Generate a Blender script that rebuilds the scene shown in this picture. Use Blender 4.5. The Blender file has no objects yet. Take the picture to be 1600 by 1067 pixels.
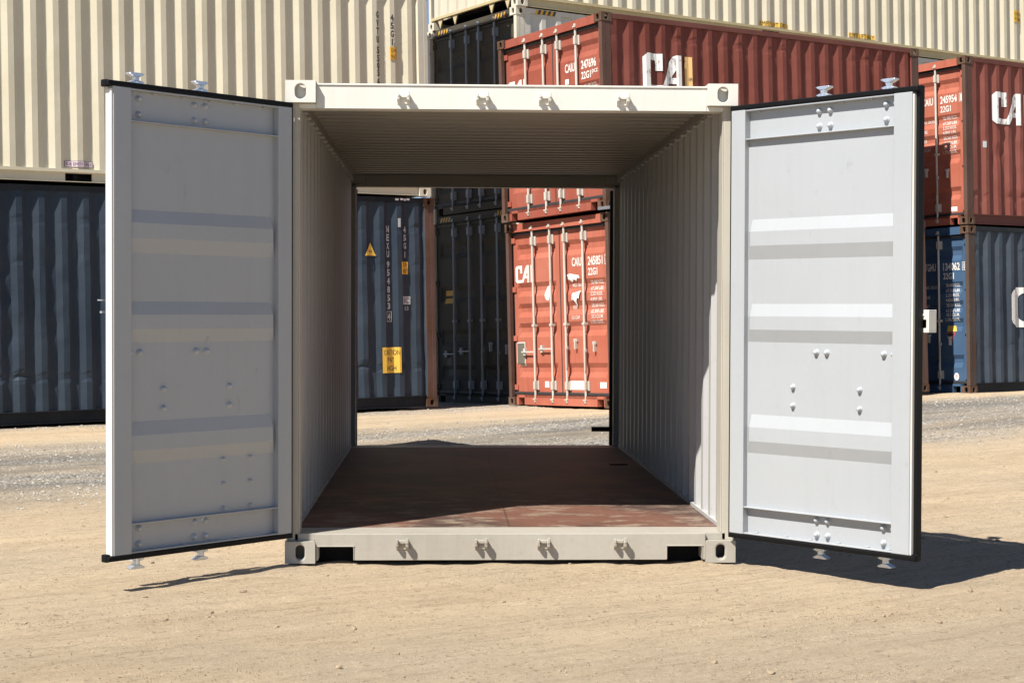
import bpy, bmesh, math, random
from mathutils import Vector, Matrix, noise
random.seed(7)
R = math.radians
scene = bpy.context.scene
COL = scene.collection

# ------------------------------------------------------------------ helpers
class MB:
    def __init__(s): s.v = []; s.f = []
    def add(s, vs, fs):
        b = len(s.v); s.v += [tuple(p) for p in vs]; s.f += [tuple(b + i for i in f) for f in fs]
    def box(s, x0, x1, y0, y1, z0, z1, M=None):
        vs = [(x, y, z) for z in (z0, z1) for y in (y0, y1) for x in (x0, x1)]
        if M: vs = [M(*p) for p in vs]
        s.add(vs, [(0, 2, 3, 1), (4, 5, 7, 6), (0, 1, 5, 4), (2, 6, 7, 3), (0, 4, 6, 2), (1, 3, 7, 5)])
    def quad(s, a, b, c, d): s.add([a, b, c, d], [(0, 1, 2, 3)])
    def cyl(s, c, axis, r, h0, h1, n=14, M=None, r2=None):
        r2 = r if r2 is None else r2
        vs = []
        for hh, rr in ((h0, r), (h1, r2)):
            for i in range(n):
                a = 2 * math.pi * i / n; ca, sa = math.cos(a) * rr, math.sin(a) * rr
                p = {'z': (c[0] + ca, c[1] + sa, hh), 'x': (hh, c[0] + ca, c[1] + sa), 'y': (c[0] + ca, hh, c[1] + sa)}[axis]
                vs.append(M(*p) if M else p)
        fs = [(i, (i + 1) % n, n + (i + 1) % n, n + i) for i in range(n)]
        fs += [tuple(range(n - 1, -1, -1)), tuple(range(n, 2 * n))]
        s.add(vs, fs)
    def prism(s, pts, d0, d1, M):
        # pts (a,b) polygon, M(a,b,d) -> point
        n = len(pts)
        vs = [M(a, b, d0) for a, b in pts] + [M(a, b, d1) for a, b in pts]
        s.add(vs, [(i, (i + 1) % n, n + (i + 1) % n, n + i) for i in range(n)] + [tuple(range(n - 1, -1, -1)), tuple(range(n, 2 * n))])
    def build(s, name, mat, parent=None, bevel=0, smooth=False, xf=None):
        me = bpy.data.meshes.new(name)
        me.from_pydata(s.v, [], s.f)
        if xf: me.transform(xf)
        bm = bmesh.new(); bm.from_mesh(me); bmesh.ops.recalc_face_normals(bm, faces=bm.faces); bm.to_mesh(me); bm.free()
        me.materials.append(mat)
        if smooth:
            for p in me.polygons: p.use_smooth = True
        o = bpy.data.objects.new(name, me); COL.objects.link(o)
        if parent: o.parent = parent
        if bevel:
            m = o.modifiers.new('bevel', 'BEVEL'); m.width = bevel; m.segments = 2; m.limit_method = 'ANGLE'; m.angle_limit = R(50)
        return o

def thing(name, label, cat, M=None, group=None):
    o = bpy.data.objects.new(name, None); COL.objects.link(o)
    o.empty_display_size = .2
    if M is not None: o.matrix_world = M
    o['label'] = label; o['category'] = cat
    if group: o['group'] = group
    return o

# ------------------------------------------------------------------ materials
def newmat(name):
    m = bpy.data.materials.new(name); m.use_nodes = True
    nt = m.node_tree; nt.nodes.clear()
    out = nt.nodes.new('ShaderNodeOutputMaterial'); b = nt.nodes.new('ShaderNodeBsdfPrincipled')
    nt.links.new(b.outputs[0], out.inputs[0])
    return m, nt, b
def N(nt, t, **k):
    n = nt.nodes.new(t)
    for a, v in k.items(): setattr(n, a, v)
    return n
def noise_tex(nt, vec, scale, detail=4, rough=.55, w=0.0):
    n = N(nt, 'ShaderNodeTexNoise'); n.noise_dimensions = '4D'; n.inputs['W'].default_value = w
    n.inputs['Scale'].default_value = scale; n.inputs['Detail'].default_value = detail; n.inputs['Roughness'].default_value = rough
    nt.links.new(vec, n.inputs['Vector']); return n.outputs['Fac']
def ramp(nt, fac, a, b, ca=(0, 0, 0, 1), cb=(1, 1, 1, 1)):
    r = N(nt, 'ShaderNodeValToRGB'); e = r.color_ramp.elements
    e[0].position = a; e[0].color = ca; e[1].position = b; e[1].color = cb
    nt.links.new(fac, r.inputs[0]); return r.outputs[0]
def mix(nt, fac, a, b, mode='MIX'):
    m = N(nt, 'ShaderNodeMix', data_type='RGBA', blend_type=mode)
    for sock, v in ((m.inputs[0], fac), (m.inputs[6], a), (m.inputs[7], b)):
        if isinstance(v, (int, float)): sock.default_value = v
        elif isinstance(v, tuple): sock.default_value = v if len(v) == 4 else (*v, 1)
        else: nt.links.new(v, sock)
    return m.outputs[2]
def mathn(nt, op, a, b=None):
    m = N(nt, 'ShaderNodeMath', operation=op)
    for i, v in enumerate((a, b)):
        if v is None: continue
        if isinstance(v, (int, float)): m.inputs[i].default_value = v
        else: nt.links.new(v, m.inputs[i])
    return m.outputs[0]
def mapping(nt, vec, sc=(1, 1, 1), rot=(0, 0, 0), loc=(0, 0, 0)):
    m = N(nt, 'ShaderNodeMapping'); m.inputs['Scale'].default_value = sc; m.inputs['Rotation'].default_value = rot; m.inputs['Location'].default_value = loc
    nt.links.new(vec, m.inputs['Vector']); return m.outputs[0]
def bump(nt, b, h, strength, dist=.01):
    n = N(nt, 'ShaderNodeBump'); n.inputs['Strength'].default_value = strength; n.inputs['Distance'].default_value = dist
    nt.links.new(h, n.inputs['Height']); nt.links.new(n.outputs[0], b.inputs['Normal'])

RUST = (.1, .05, .03)
def paint(name, col, fade=None, rust=.0, streak=.25, rough=.5, seed=0, chips=.0, wavy=.3, dirt=(.16, .12, .08), dirtamt=.12, spec=.5, scuff=0.):
    m, nt, b = newmat(name)
    tc = N(nt, 'ShaderNodeTexCoord').outputs['Object']
    fade = fade or tuple(min(1, c * 1.18 + .01) for c in col)
    big = noise_tex(nt, tc, 1.1, 5, .6, seed)
    c = mix(nt, ramp(nt, big, .35, .68), col, fade)
    st = noise_tex(nt, mapping(nt, tc, (9, 9, .5)), 1.6, 5, .65, seed + 3.3)
    c = mix(nt, mathn(nt, 'MULTIPLY', ramp(nt, st, .48, .75), streak), c, tuple(x * .45 + y * .25 for x, y in zip(col, dirt)))
    fine = noise_tex(nt, tc, 38, 4, .7, seed + 1)
    c = mix(nt, mathn(nt, 'MULTIPLY', ramp(nt, fine, .5, .8), dirtamt), c, dirt)
    if chips:
        ch = noise_tex(nt, mapping(nt, tc, (1, 1, .35)), 22, 6, .75, seed + 8)
        c = mix(nt, ramp(nt, ch, .69 - chips * .06, .71 - chips * .06), c, tuple(min(1, x * 1.9 + .06) for x in col))
    if scuff:
        sc_ = ramp(nt, noise_tex(nt, mapping(nt, tc, (3, 3, 1.2)), 5, 8, .8, seed + 6), .60, .70)
        c = mix(nt, mathn(nt, 'MULTIPLY', sc_, scuff), c, tuple(x * .45 for x in col))
        ln = ramp(nt, noise_tex(nt, mapping(nt, tc, (4, 4, 60), (R(12), 0, 0)), 2.2, 5, .75, seed + 7), .66, .69)
        c = mix(nt, mathn(nt, 'MULTIPLY', ln, scuff * .8), c, tuple(x * .5 for x in col))
    rr = rough
    if rust:
        rn = noise_tex(nt, mapping(nt, tc, (1, 1, .42)), 3.4, 9, .72, seed + 5)
        rm = ramp(nt, rn, .72 - rust * .42, .78 - rust * .40)
        rc = mix(nt, noise_tex(nt, tc, 17, 5, .7, seed + 2), (.035, .020, .015), (.155, .085, .052))
        c = mix(nt, rm, c, rc)
        r = mix(nt, rm, (rough,) * 3, (.9,) * 3); nt.links.new(r, b.inputs['Roughness'])
    else:
        b.inputs['Roughness'].default_value = rr
    b.inputs['Specular IOR Level'].default_value = spec
    nt.links.new(c, b.inputs['Base Color'])
    hh = mathn(nt, 'ADD', mathn(nt, 'MULTIPLY', noise_tex(nt, tc, 3.2, 2, .5, seed), 1.0), mathn(nt, 'MULTIPLY', noise_tex(nt, tc, 60, 3, .6, seed), .05))
    bump(nt, b, hh, wavy, .02)
    return m
def plain(name, col, rough=.5, metal=0., var=.25, scale=30, spec=.5):
    m, nt, b = newmat(name)
    tc = N(nt, 'ShaderNodeTexCoord').outputs['Object']
    n = noise_tex(nt, tc, scale, 4, .6, 0)
    nt.links.new(mix(nt, n, tuple(c * (1 - var) for c in col), tuple(min(1, c * (1 + var)) for c in col)), b.inputs['Base Color'])
    b.inputs['Roughness'].default_value = rough; b.inputs['Metallic'].default_value = metal; b.inputs['Specular IOR Level'].default_value = spec
    return m
def decal(name, col, wear=.25, under=None, seed=0, scale=14):
    # painted lettering that has worn through to the paint below
    m, nt, b = newmat(name)
    tc = N(nt, 'ShaderNodeTexCoord').outputs['Object']
    n = noise_tex(nt, tc, scale, 7, .75, seed)
    c = mix(nt, ramp(nt, n, .66 - wear * .25, .72 - wear * .2), col, under or tuple(x * .4 for x in col))
    nt.links.new(c, b.inputs['Base Color']); b.inputs['Roughness'].default_value = .6
    return m

M_header = paint('cream_paint_clean', (.60, .585, .53), (.64, .625, .57), rust=.05, streak=.12, rough=.42, dirtamt=.04, wavy=.12, scuff=.2)
M_ivory = paint('ivory_paint', (.44, .41, .345), (.49, .46, .395), streak=.12, rough=.45, dirtamt=.12, wavy=.15, dirt=(.3, .22, .14))
M_sill = paint('sill_paint', (.35, .325, .275), (.40, .375, .325), rust=.06, streak=.22, rough=.5, dirtamt=.25, wavy=.1, dirt=(.26, .19, .12), chips=.2, scuff=.5)
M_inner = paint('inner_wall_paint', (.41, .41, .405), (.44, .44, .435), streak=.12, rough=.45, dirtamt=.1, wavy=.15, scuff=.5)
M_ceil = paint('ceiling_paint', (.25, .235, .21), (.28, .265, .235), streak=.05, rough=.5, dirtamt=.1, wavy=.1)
M_door = paint('door_grey_paint', (.345, .362, .378), (.362, .380, .396), streak=.10, rough=.42, dirtamt=.07, wavy=.16, dirt=(.2, .19, .18), scuff=.35)
M_rubber = plain('black_rubber', (.003, .003, .0035), .55, 0, .3, 9, .2)
M_galv = plain('galvanised_steel', (.62, .66, .72), .34, .75, .3, 60)
M_bolt = paint('bolt_paint', (.36, .385, .41), rough=.35, streak=0, dirtamt=0)
M_dark = plain('dark_steel_and_shade', (.010, .010, .011), .8, 0, .25, 30, .1)  # steel parts, and plates painted dark in place of shade
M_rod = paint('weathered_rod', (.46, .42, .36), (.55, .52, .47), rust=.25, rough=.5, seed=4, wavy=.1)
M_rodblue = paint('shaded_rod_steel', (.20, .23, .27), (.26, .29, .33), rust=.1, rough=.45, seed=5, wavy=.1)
M_oldrubber = plain('old_gasket', (.035, .034, .036), .6, 0, .5, 14)
M_rust = paint('rusted_casting', (.10, .064, .047), (.14, .09, .066), rust=.6, rough=.8, seed=11, wavy=.6, dirtamt=.4, spec=.12)
M_rustpost = paint('rusted_post', (.088, .050, .041), (.115, .067, .055), rust=.45, rough=.75, seed=12, wavy=.5, chips=.1, dirtamt=.3, spec=.12)
M_rustdark = paint('dark_rusted_post', (.062, .046, .041), (.092, .068, .058), rust=.5, rough=.75, seed=13, wavy=.5, chips=.1, dirtamt=.3, spec=.12)
M_cream = paint('old_cream_paint', (.56, .51, .38), (.62, .57, .44), streak=.10, rough=.5, seed=21, dirtamt=.10, chips=0, wavy=.2, dirt=(.3, .26, .2), spec=.22)
M_creamrail = paint('dusty_cream_rail', (.44, .36, .20), (.50, .43, .27), streak=.2, rust=.12, rough=.7, seed=22, dirtamt=.5, wavy=.3, dirt=(.28, .17, .07))
M_creamend = paint('cream_end_paint', (.50, .465, .38), (.56, .52, .43), streak=.2, rust=.05, rough=.5, seed=23, dirtamt=.15, wavy=.3, spec=.22)
M_creamcast = paint('cream_casting', (.55, .50, .40), (.62, .57, .47), rust=.32, rough=.7, seed=24, wavy=.4, dirtamt=.25)
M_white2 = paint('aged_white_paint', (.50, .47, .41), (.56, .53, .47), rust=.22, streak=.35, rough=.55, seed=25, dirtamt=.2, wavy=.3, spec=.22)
M_doorshade = paint('aged_cream_door_shade_tint', (.055, .049, .039), (.078, .069, .055), rust=.12, streak=.45, rough=.6, seed=26, dirtamt=.3, wavy=.35, spec=.12)  # shade of the gap is painted into this cream, hence near black
M_blue = paint('dark_blue_paint', (.026, .038, .056), (.042, .056, .074), rust=.14, streak=.45, rough=.42, seed=31, chips=.10, wavy=.55, dirtamt=.12, dirt=(.10, .08, .06), spec=.12)
M_bluerail = paint('dark_blue_rail', (.014, .017, .022), (.03, .034, .038), rust=.15, streak=.3, rough=.6, seed=32, chips=.2, wavy=.3, spec=.12)
M_blueD = paint('slate_blue_paint', (.038, .050, .070), (.060, .075, .096), rust=.10, streak=.4, rough=.45, seed=33, chips=.1, wavy=.5, dirtamt=.15, spec=.12)
M_bluedoor = paint('bright_blue_door', (.042, .088, .162), (.060, .112, .195), rust=.12, streak=.35, rough=.45, seed=34, wavy=.2, spec=.12)
M_red = paint('maroon_paint', (.150, .044, .033), (.190, .062, .048), rust=.15, streak=.5, rough=.5, seed=41, wavy=.5, dirtamt=.14, dirt=(.10, .05, .04), spec=.12)
M_redD = paint('faded_maroon_paint', (.19, .058, .045), (.235, .084, .066), rust=.13, streak=.5, rough=.55, seed=42, wavy=.5, dirtamt=.18, spec=.12)
M_redrail = paint('maroon_rail', (.12, .045, .038), (.16, .065, .052), rust=.22, streak=.3, rough=.6, seed=43, wavy=.3, spec=.12)
M_coral = paint('coral_door_paint', (.37, .102, .064), (.44, .158, .108), rust=.14, streak=.45, rough=.45, seed=44, wavy=.3, dirtamt=.2, dirt=(.3, .1, .06), spec=.22)
M_coral2 = paint('coral_door_paint_dull', (.27, .070, .046), (.32, .098, .068), rust=.16, streak=.45, rough=.48, seed=45, wavy=.2, dirtamt=.12, dirt=(.2, .08, .05), spec=.22)
M_roof = paint('weathered_roof', (.25, .22, .18), rust=.3, rough=.7, seed=50)
D_white = decal('white_lettering', (.70, .67, .62), .42, (.36, .16, .12), 1, 30)
D_whitew = decal('worn_white_lettering', (.72, .71, .68), .45, (.25, .12, .10), 2, 9)
D_grey = decal('grey_lettering', (.42, .43, .45), .3, (.08, .09, .11), 3, 30)
D_black = decal('black_lettering', (.04, .04, .042), .35, (.12, .11, .10), 4)
D_yellow = decal('yellow_sticker', (.72, .44, .06), .05, (.5, .35, .12), 5)
D_yellow2 = decal('orange_yellow_sticker', (.62, .33, .03), .2, (.3, .2, .1), 6)
D_paper = decal('white_sticker', (.80, .80, .78), .0, (.6, .6, .6), 7)
D_pink = decal('pale_pink_sticker', (.60, .50, .52), .0, (.5, .4, .4), 8)
D_purple = decal('purple_ink', (.16, .06, .16), .0, (.2, .1, .2), 9)
D_red = decal('red_ink', (.55, .08, .06), .1, (.5, .3, .3), 10)
D_olive = decal('olive_board', (.14, .13, .10), .2, (.08, .08, .06), 11)

def sand():
    m, nt, b = newmat('sandy_yard')
    tc = N(nt, 'ShaderNodeTexCoord').outputs['Object']
    al = mapping(nt, tc, (1, 1, 1), (0, 0, R(-32.2)))          # x axis now runs along the tyre tracks
    sx = N(nt, 'ShaderNodeSeparateXYZ'); nt.links.new(al, sx.inputs[0])
    acr = sx.outputs['Y']
    streak = mapping(nt, al, (.22, 1.7, 1))
    sand_c = mix(nt, ramp(nt, noise_tex(nt, streak, 1.5, 8, .66, 1), .34, .66), (.505, .385, .252), (.675, .53, .358))
    sand_c = mix(nt, mathn(nt, 'MULTIPLY', ramp(nt, noise_tex(nt, tc, .45, 4, .55, 12), .45, .62), .45), sand_c, (.50, .425, .32))
    sand_c = mix(nt, mathn(nt, 'MULTIPLY', ramp(nt, noise_tex(nt, mapping(nt, al, (.35, 4, 1)), 5, 9, .8, 2), .50, .60), .50), sand_c, (.33, .245, .165))
    sand_c = mix(nt, mathn(nt, 'MULTIPLY', ramp(nt, noise_tex(nt, tc, 26, 8, .88, 3), .55, .59), .75), sand_c, (.20, .138, .086))
    sand_c = mix(nt, mathn(nt, 'MULTIPLY', ramp(nt, noise_tex(nt, tc, 240, 2, .8, 13), .50, .75), .55), sand_c, (.30, .225, .155))
    sand_c = mix(nt, mathn(nt, 'MULTIPLY', ramp(nt, noise_tex(nt, tc, 46, 7, .86, 4), .57, .61), .7), sand_c, (.84, .72, .54))
    vs_ = N(nt, 'ShaderNodeTexVoronoi'); vs_.inputs['Scale'].default_value = 62; vs_.inputs['Randomness'].default_value = 1; nt.links.new(tc, vs_.inputs['Vector'])
    vc_ = N(nt, 'ShaderNodeSeparateColor'); nt.links.new(vs_.outputs['Color'], vc_.inputs[0])
    peb = mathn(nt, 'MULTIPLY', ramp(nt, vc_.outputs[1], .86, .88), ramp(nt, vs_.outputs['Distance'], .28, .40, (1, 1, 1, 1), (0, 0, 0, 1)))
    peb = mathn(nt, 'MULTIPLY', peb, ramp(nt, noise_tex(nt, streak, 2.2, 5, .7, 14), .45, .60))
    sand_c = mix(nt, peb, sand_c, mix(nt, vc_.outputs[0], (.14, .11, .08), (.66, .57, .44)))
    # grey crushed gravel lane
    vor = N(nt, 'ShaderNodeTexVoronoi'); vor.inputs['Scale'].default_value = 46; nt.links.new(tc, vor.inputs['Vector'])
    gcol = N(nt, 'ShaderNodeSeparateColor'); nt.links.new(vor.outputs['Color'], gcol.inputs[0])
    gr = mix(nt, gcol.outputs[0], (.10, .093, .08), (.52, .49, .44))
    gr = mix(nt, ramp(nt, noise_tex(nt, streak, 1.3, 5, .6, 6), .38, .66), gr, (.185, .168, .143))
    wob = mathn(nt, 'ADD', acr, mathn(nt, 'MULTIPLY', mathn(nt, 'SUBTRACT', noise_tex(nt, tc, .7, 5, .6, 7), .5), 2.6))
    band = mathn(nt, 'MULTIPLY', ramp(nt, mathn(nt, 'DIVIDE', wob, 20), 3.9 / 20, 5.0 / 20), ramp(nt, mathn(nt, 'DIVIDE', wob, 20), 8.2 / 20, 9.4 / 20, (1, 1, 1, 1), (0, 0, 0, 1)))
    patch = ramp(nt, noise_tex(nt, streak, 1.1, 6, .7, 8), .40, .56)
    bandm = mathn(nt, 'MULTIPLY', band, mathn(nt, 'ADD', mathn(nt, 'MULTIPLY', patch, .45), .55))
    # narrow band of grit at the foot of the stacks
    b2 = mathn(nt, 'MULTIPLY', ramp(nt, mathn(nt, 'DIVIDE', wob, 20), 11.4 / 20, 12.2 / 20), .6)
    c = mix(nt, mathn(nt, 'MINIMUM', mathn(nt, 'ADD', bandm, b2), 1.0), sand_c, gr)
    nt.links.new(c, b.inputs['Base Color']); b.inputs['Roughness'].default_value = .95; b.inputs['Specular IOR Level'].default_value = .15
    h = mathn(nt, 'ADD', mathn(nt, 'MULTIPLY', noise_tex(nt, mapping(nt, al, (.35, 2.2, 1)), 7, 9, .74, 9), .9),
              mathn(nt, 'MULTIPLY', noise_tex(nt, tc, 110, 5, .85, 10), .5))
    h = mathn(nt, 'ADD', h, mathn(nt, 'MULTIPLY', noise_tex(nt, tc, 300, 2, .8, 15), .16))
    h = mathn(nt, 'ADD', h, mathn(nt, 'MULTIPLY', peb, .22))
    h = mathn(nt, 'ADD', h, mathn(nt, 'MULTIPLY', mathn(nt, 'MULTIPLY', vor.outputs['Distance'], bandm), -.6))
    bump(nt, b, h, 1.0, .030)
    return m
def plywood():
    m, nt, b = newmat('worn_plywood_floor')
    tc = N(nt, 'ShaderNodeTexCoord').outputs['Object']
    g = noise_tex(nt, mapping(nt, tc, (.7, 26, 1)), 4, 6, .65, 1)
    c = mix(nt, ramp(nt, g, .3, .7), (.090, .040, .028), (.205, .098, .066))
    stain = ramp(nt, noise_tex(nt, mapping(nt, tc, (1, .8, 1)), 1.35, 4, .5, 2.2), .43, .55)
    c = mix(nt, mathn(nt, 'MULTIPLY', stain, .72), c, (.036, .030, .029))
    wheel = ramp(nt, noise_tex(nt, mapping(nt, tc, (1, 1.4, 1)), 4.3, 7, .72, 5.1), .50, .59)
    sy = N(nt, 'ShaderNodeSeparateXYZ'); nt.links.new(tc, sy.inputs[0])
    entry = ramp(nt, mathn(nt, 'DIVIDE', sy.outputs['Y'], 6), .12, .42, (1, 1, 1, 1), (.12, .12, .12, 1))
    c = mix(nt, mathn(nt, 'MULTIPLY', mathn(nt, 'MULTIPLY', wheel, entry), .7), c, (.27, .21, .155))
    dust = ramp(nt, noise_tex(nt, tc, 26, 7, .8, 7), .66, .73)
    c = mix(nt, mathn(nt, 'MULTIPLY', dust, .65), c, (.46, .38, .28))
    # board joints
    sp = N(nt, 'ShaderNodeSeparateXYZ'); nt.links.new(tc, sp.inputs[0])
    for sock, off, per in ((sp.outputs['Y'], .3, 1.19), (sp.outputs['X'], 0.0, 1.17)):
        f = mathn(nt, 'ABSOLUTE', mathn(nt, 'SUBTRACT', mathn(nt, 'FRACT', mathn(nt, 'DIVIDE', mathn(nt, 'ADD', sock, off + per / 2 + 10 * per), per)), .5))
        c = mix(nt, ramp(nt, f, .0025, .006, (.6, .6, .6, 1), (0, 0, 0, 1)), c, (.03, .018, .014))
    nt.links.new(c, b.inputs['Base Color'])
    b.inputs['Roughness'].default_value = .62; b.inputs['Specular IOR Level'].default_value = .35
    bump(nt, b, g, .25, .004)
    return m
M_sand = sand(); M_ply = plywood()

# ------------------------------------------------------------------ shared shapes
def stadium(w, h, n=28):
    pts = []
    r = w / 2; s = h / 2 - r
    for i in range(n):
        a = 2 * math.pi * i / n
        x, y = r * math.cos(a), r * math.sin(a)
        pts.append((x, y + (s if math.sin(a) >= 0 else -s)))
    return pts
def holed(mb, w, h, hw, hh, depth, M, off=(0, 0)):
    """rectangle w*h with an oval hole, rim running inward; M(a,b,d)"""
    pts = stadium(hw, hh)
    outer = []
    n = len(pts)
    for (x, y) in pts:
        dx, dy = x, y
        t = min((w / 2 - off[0] * (1 if dx > 0 else -1)) / abs(dx) if abs(dx) > 1e-6 else 1e9,
                (h / 2 - off[1] * (1 if dy > 0 else -1)) / abs(dy) if abs(dy) > 1e-6 else 1e9)
        outer.append([dx * t + off[0], dy * t + off[1]])
    # snap the nearest points to the rectangle corners
    for cx, cy in ((w / 2, h / 2), (-w / 2, h / 2), (-w / 2, -h / 2), (w / 2, -h / 2)):
        k = min(range(n), key=lambda i: (outer[i][0] - cx) ** 2 + (outer[i][1] - cy) ** 2); outer[k] = [cx, cy]
    inn = [(x + off[0], y + off[1]) for x, y in pts]
    vs = [M(a, b, 0) for a, b in outer] + [M(a, b, 0) for a, b in inn] + [M(a, b, depth) for a, b in inn]
    fs = [(i, (i + 1) % n, n + (i + 1) % n, n + i) for i in range(n)] + [(n + i, n + (i + 1) % n, 2 * n + (i + 1) % n, 2 * n + i) for i in range(n)]
    mb.add(vs, fs)
def casting(parent, mat, cx, cy, cz, sx, sy, sz, hole=(.058, .082), bevel=.004, web=0):
    """hollow corner casting; (cx,cy,cz) outer corner, s* = direction inward (+1/-1)"""
    W, L, H = .162, .178, .118
    mb = MB()
    x0, x1 = sorted((cx, cx + sx * W)); y0, y1 = sorted((cy, cy + sy * L)); z0, z1 = sorted((cz, cz + sz * H))
    xm, ym, zm = (x0 + x1) / 2, (y0 + y1) / 2, (z0 + z1) / 2
    holed(mb, W, H, hole[0], hole[1], .024, lambda a, b, d: (xm + a, cy + sy * d, zm + b))
    holed(mb, L, H, .058, .078, .024, lambda a, b, d: (cx + sx * d, ym + a, zm + b))
    holed(mb, W, L, .064, .124, .024, lambda a, b, d: (xm + a, ym + b, cz + sz * d))
    xi, yi, zi = cx + sx * W, cy + sy * L, cz + sz * H
    mb.quad((x0, yi, z0), (x1, yi, z0), (x1, yi, z1), (x0, yi, z1))
    mb.quad((xi, y0, z0), (xi, y1, z0), (xi, y1, z1), (xi, y0, z1))
    mb.quad((x0, y0, zi), (x1, y0, zi), (x1, y1, zi), (x0, y1, zi))
    if web: mb.box(x0 + .006, x1 - .006, *sorted((cy + sy * web, cy + sy * (web + .006))), z0 + .006, z1 - .006)
    o = mb.build('corner_casting', mat, parent)
    me = o.data
    bm = bmesh.new(); bm.from_mesh(me); bmesh.ops.remove_doubles(bm, verts=bm.verts, dist=.0003)
    bmesh.ops.recalc_face_normals(bm, faces=bm.faces); bm.to_mesh(me); bm.free()
    if bevel:
        m = o.modifiers.new('bevel', 'BEVEL'); m.width = bevel; m.segments = 2; m.limit_method = 'ANGLE'; m.angle_limit = R(60)
    return o

PITCH = .278
def corr(y, y0=.0):
    """side-wall corrugation: 0 on the outer flat .. 1 on the inner flat"""
    t = ((y - y0) / PITCH) % 1.0 * PITCH
    if t < .072: return 0.
    if t < .140: return (t - .072) / .068
    if t < .210: return 1.
    return 1 - (t - .210) / .068
def corr_ys(a, b, y0=0.):
    ys = {a, b}
    k = math.floor((a - y0) / PITCH) - 1
    while True:
        base = y0 + k * PITCH
        if base > b: break
        for t in (0, .072, .140, .210):
            if a < base + t < b: ys.add(base + t)
        k += 1
    return sorted(ys)
DEPTH = .036

def font_mesh(text, size, sx=1.0, bold=0.0):
    cu = bpy.data.curves.new('t', 'FONT'); cu.body = text; cu.size = size; cu.align_x = 'LEFT'; cu.align_y = 'CENTER'
    cu.offset = bold; cu.resolution_u = 3
    o = bpy.data.objects.new('t', cu); COL.objects.link(o)
    bpy.context.view_layer.update()
    dg = bpy.context.evaluated_depsgraph_get()
    me = bpy.data.meshes.new_from_object(o.evaluated_get(dg))
    bpy.data.objects.remove(o)
    bm = bmesh.new(); bm.from_mesh(me); bpy.data.meshes.remove(me)
    for v in bm.verts: v.co.x *= sx
    return bm
def poly_bm(polys):
    bm = bmesh.new()
    for p in polys:
        bm.faces.new([bm.verts.new((a, b, 0)) for a, b in p])
    bmesh.ops.triangulate(bm, faces=bm.faces[:])
    return bm
def fit_bm(bm, w=None, h=None, x0=0, yc=0):
    """scale a flat shape to width w / height h, left edge at x0, centred on yc"""
    xs = [v.co.x for v in bm.verts]; ys = [v.co.y for v in bm.verts]
    if not xs: return bm
    a, b_, c, d = min(xs), max(xs), min(ys), max(ys)
    kx = (w / (b_ - a)) if w else None; ky = (h / (d - c)) if h else None
    kx = kx or ky; ky = ky or kx
    for v in bm.verts: v.co.x = (v.co.x - a) * kx + x0; v.co.y = (v.co.y - (c + d) / 2) * ky + yc
    return bm
def merge(bms):
    out = bms[0]
    for b in bms[1:]:
        me = bpy.data.meshes.new('x'); b.to_mesh(me); b.free(); out.from_mesh(me); bpy.data.meshes.remove(me)
    return out
def place(bm, name, mat, parent, M, cutx=(), cuty=()):
    xs = [v.co.x for v in bm.verts]; ys = [v.co.y for v in bm.verts]
    for axis, cuts, lo, hi in ((0, cutx, min(xs), max(xs)), (1, cuty, min(ys), max(ys))):
        for c in cuts:
            if lo < c < hi:
                co = (c, 0, 0) if axis == 0 else (0, c, 0); no = (1, 0, 0) if axis == 0 else (0, 1, 0)
                bmesh.ops.bisect_plane(bm, geom=bm.verts[:] + bm.edges[:] + bm.faces[:], plane_co=co, plane_no=no, dist=1e-5)
    for v in bm.verts: v.co = Vector(M(v.co.x, v.co.y))
    me = bpy.data.meshes.new(name); bm.to_mesh(me); bm.free(); me.materials.append(mat)
    o = bpy.data.objects.new(name, me); COL.objects.link(o); o.parent = parent
    return o
def rect(x0, x1, y0, y1): return [(x0, y0), (x1, y0), (x1, y1), (x0, y1)]

def lettermark():
    """big C A I lettering in a unit box 1.5 wide, 1 high -> three polygon sets"""
    C = [[(.0, .12), (.12, 0), (.2, 0), (.2, 1), (.12, 1), (.0, .88)], rect(.2, .56, .82, 1), rect(.38, .56, .55, .82), rect(.2, .56, 0, .17)]
    A = [[(.5, 0), (.64, 0), (.98, .62), (.98, .9), (.9, .95), (.8, .82)], [(.88, .95), (.98, 1), (1.12, 1), (1.12, 0), (.98, 0), (.98, .62)], rect(.78, .98, .24, .40)]
    I = [rect(1.26, 1.46, 0, 1)]
    return C, A, I

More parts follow.
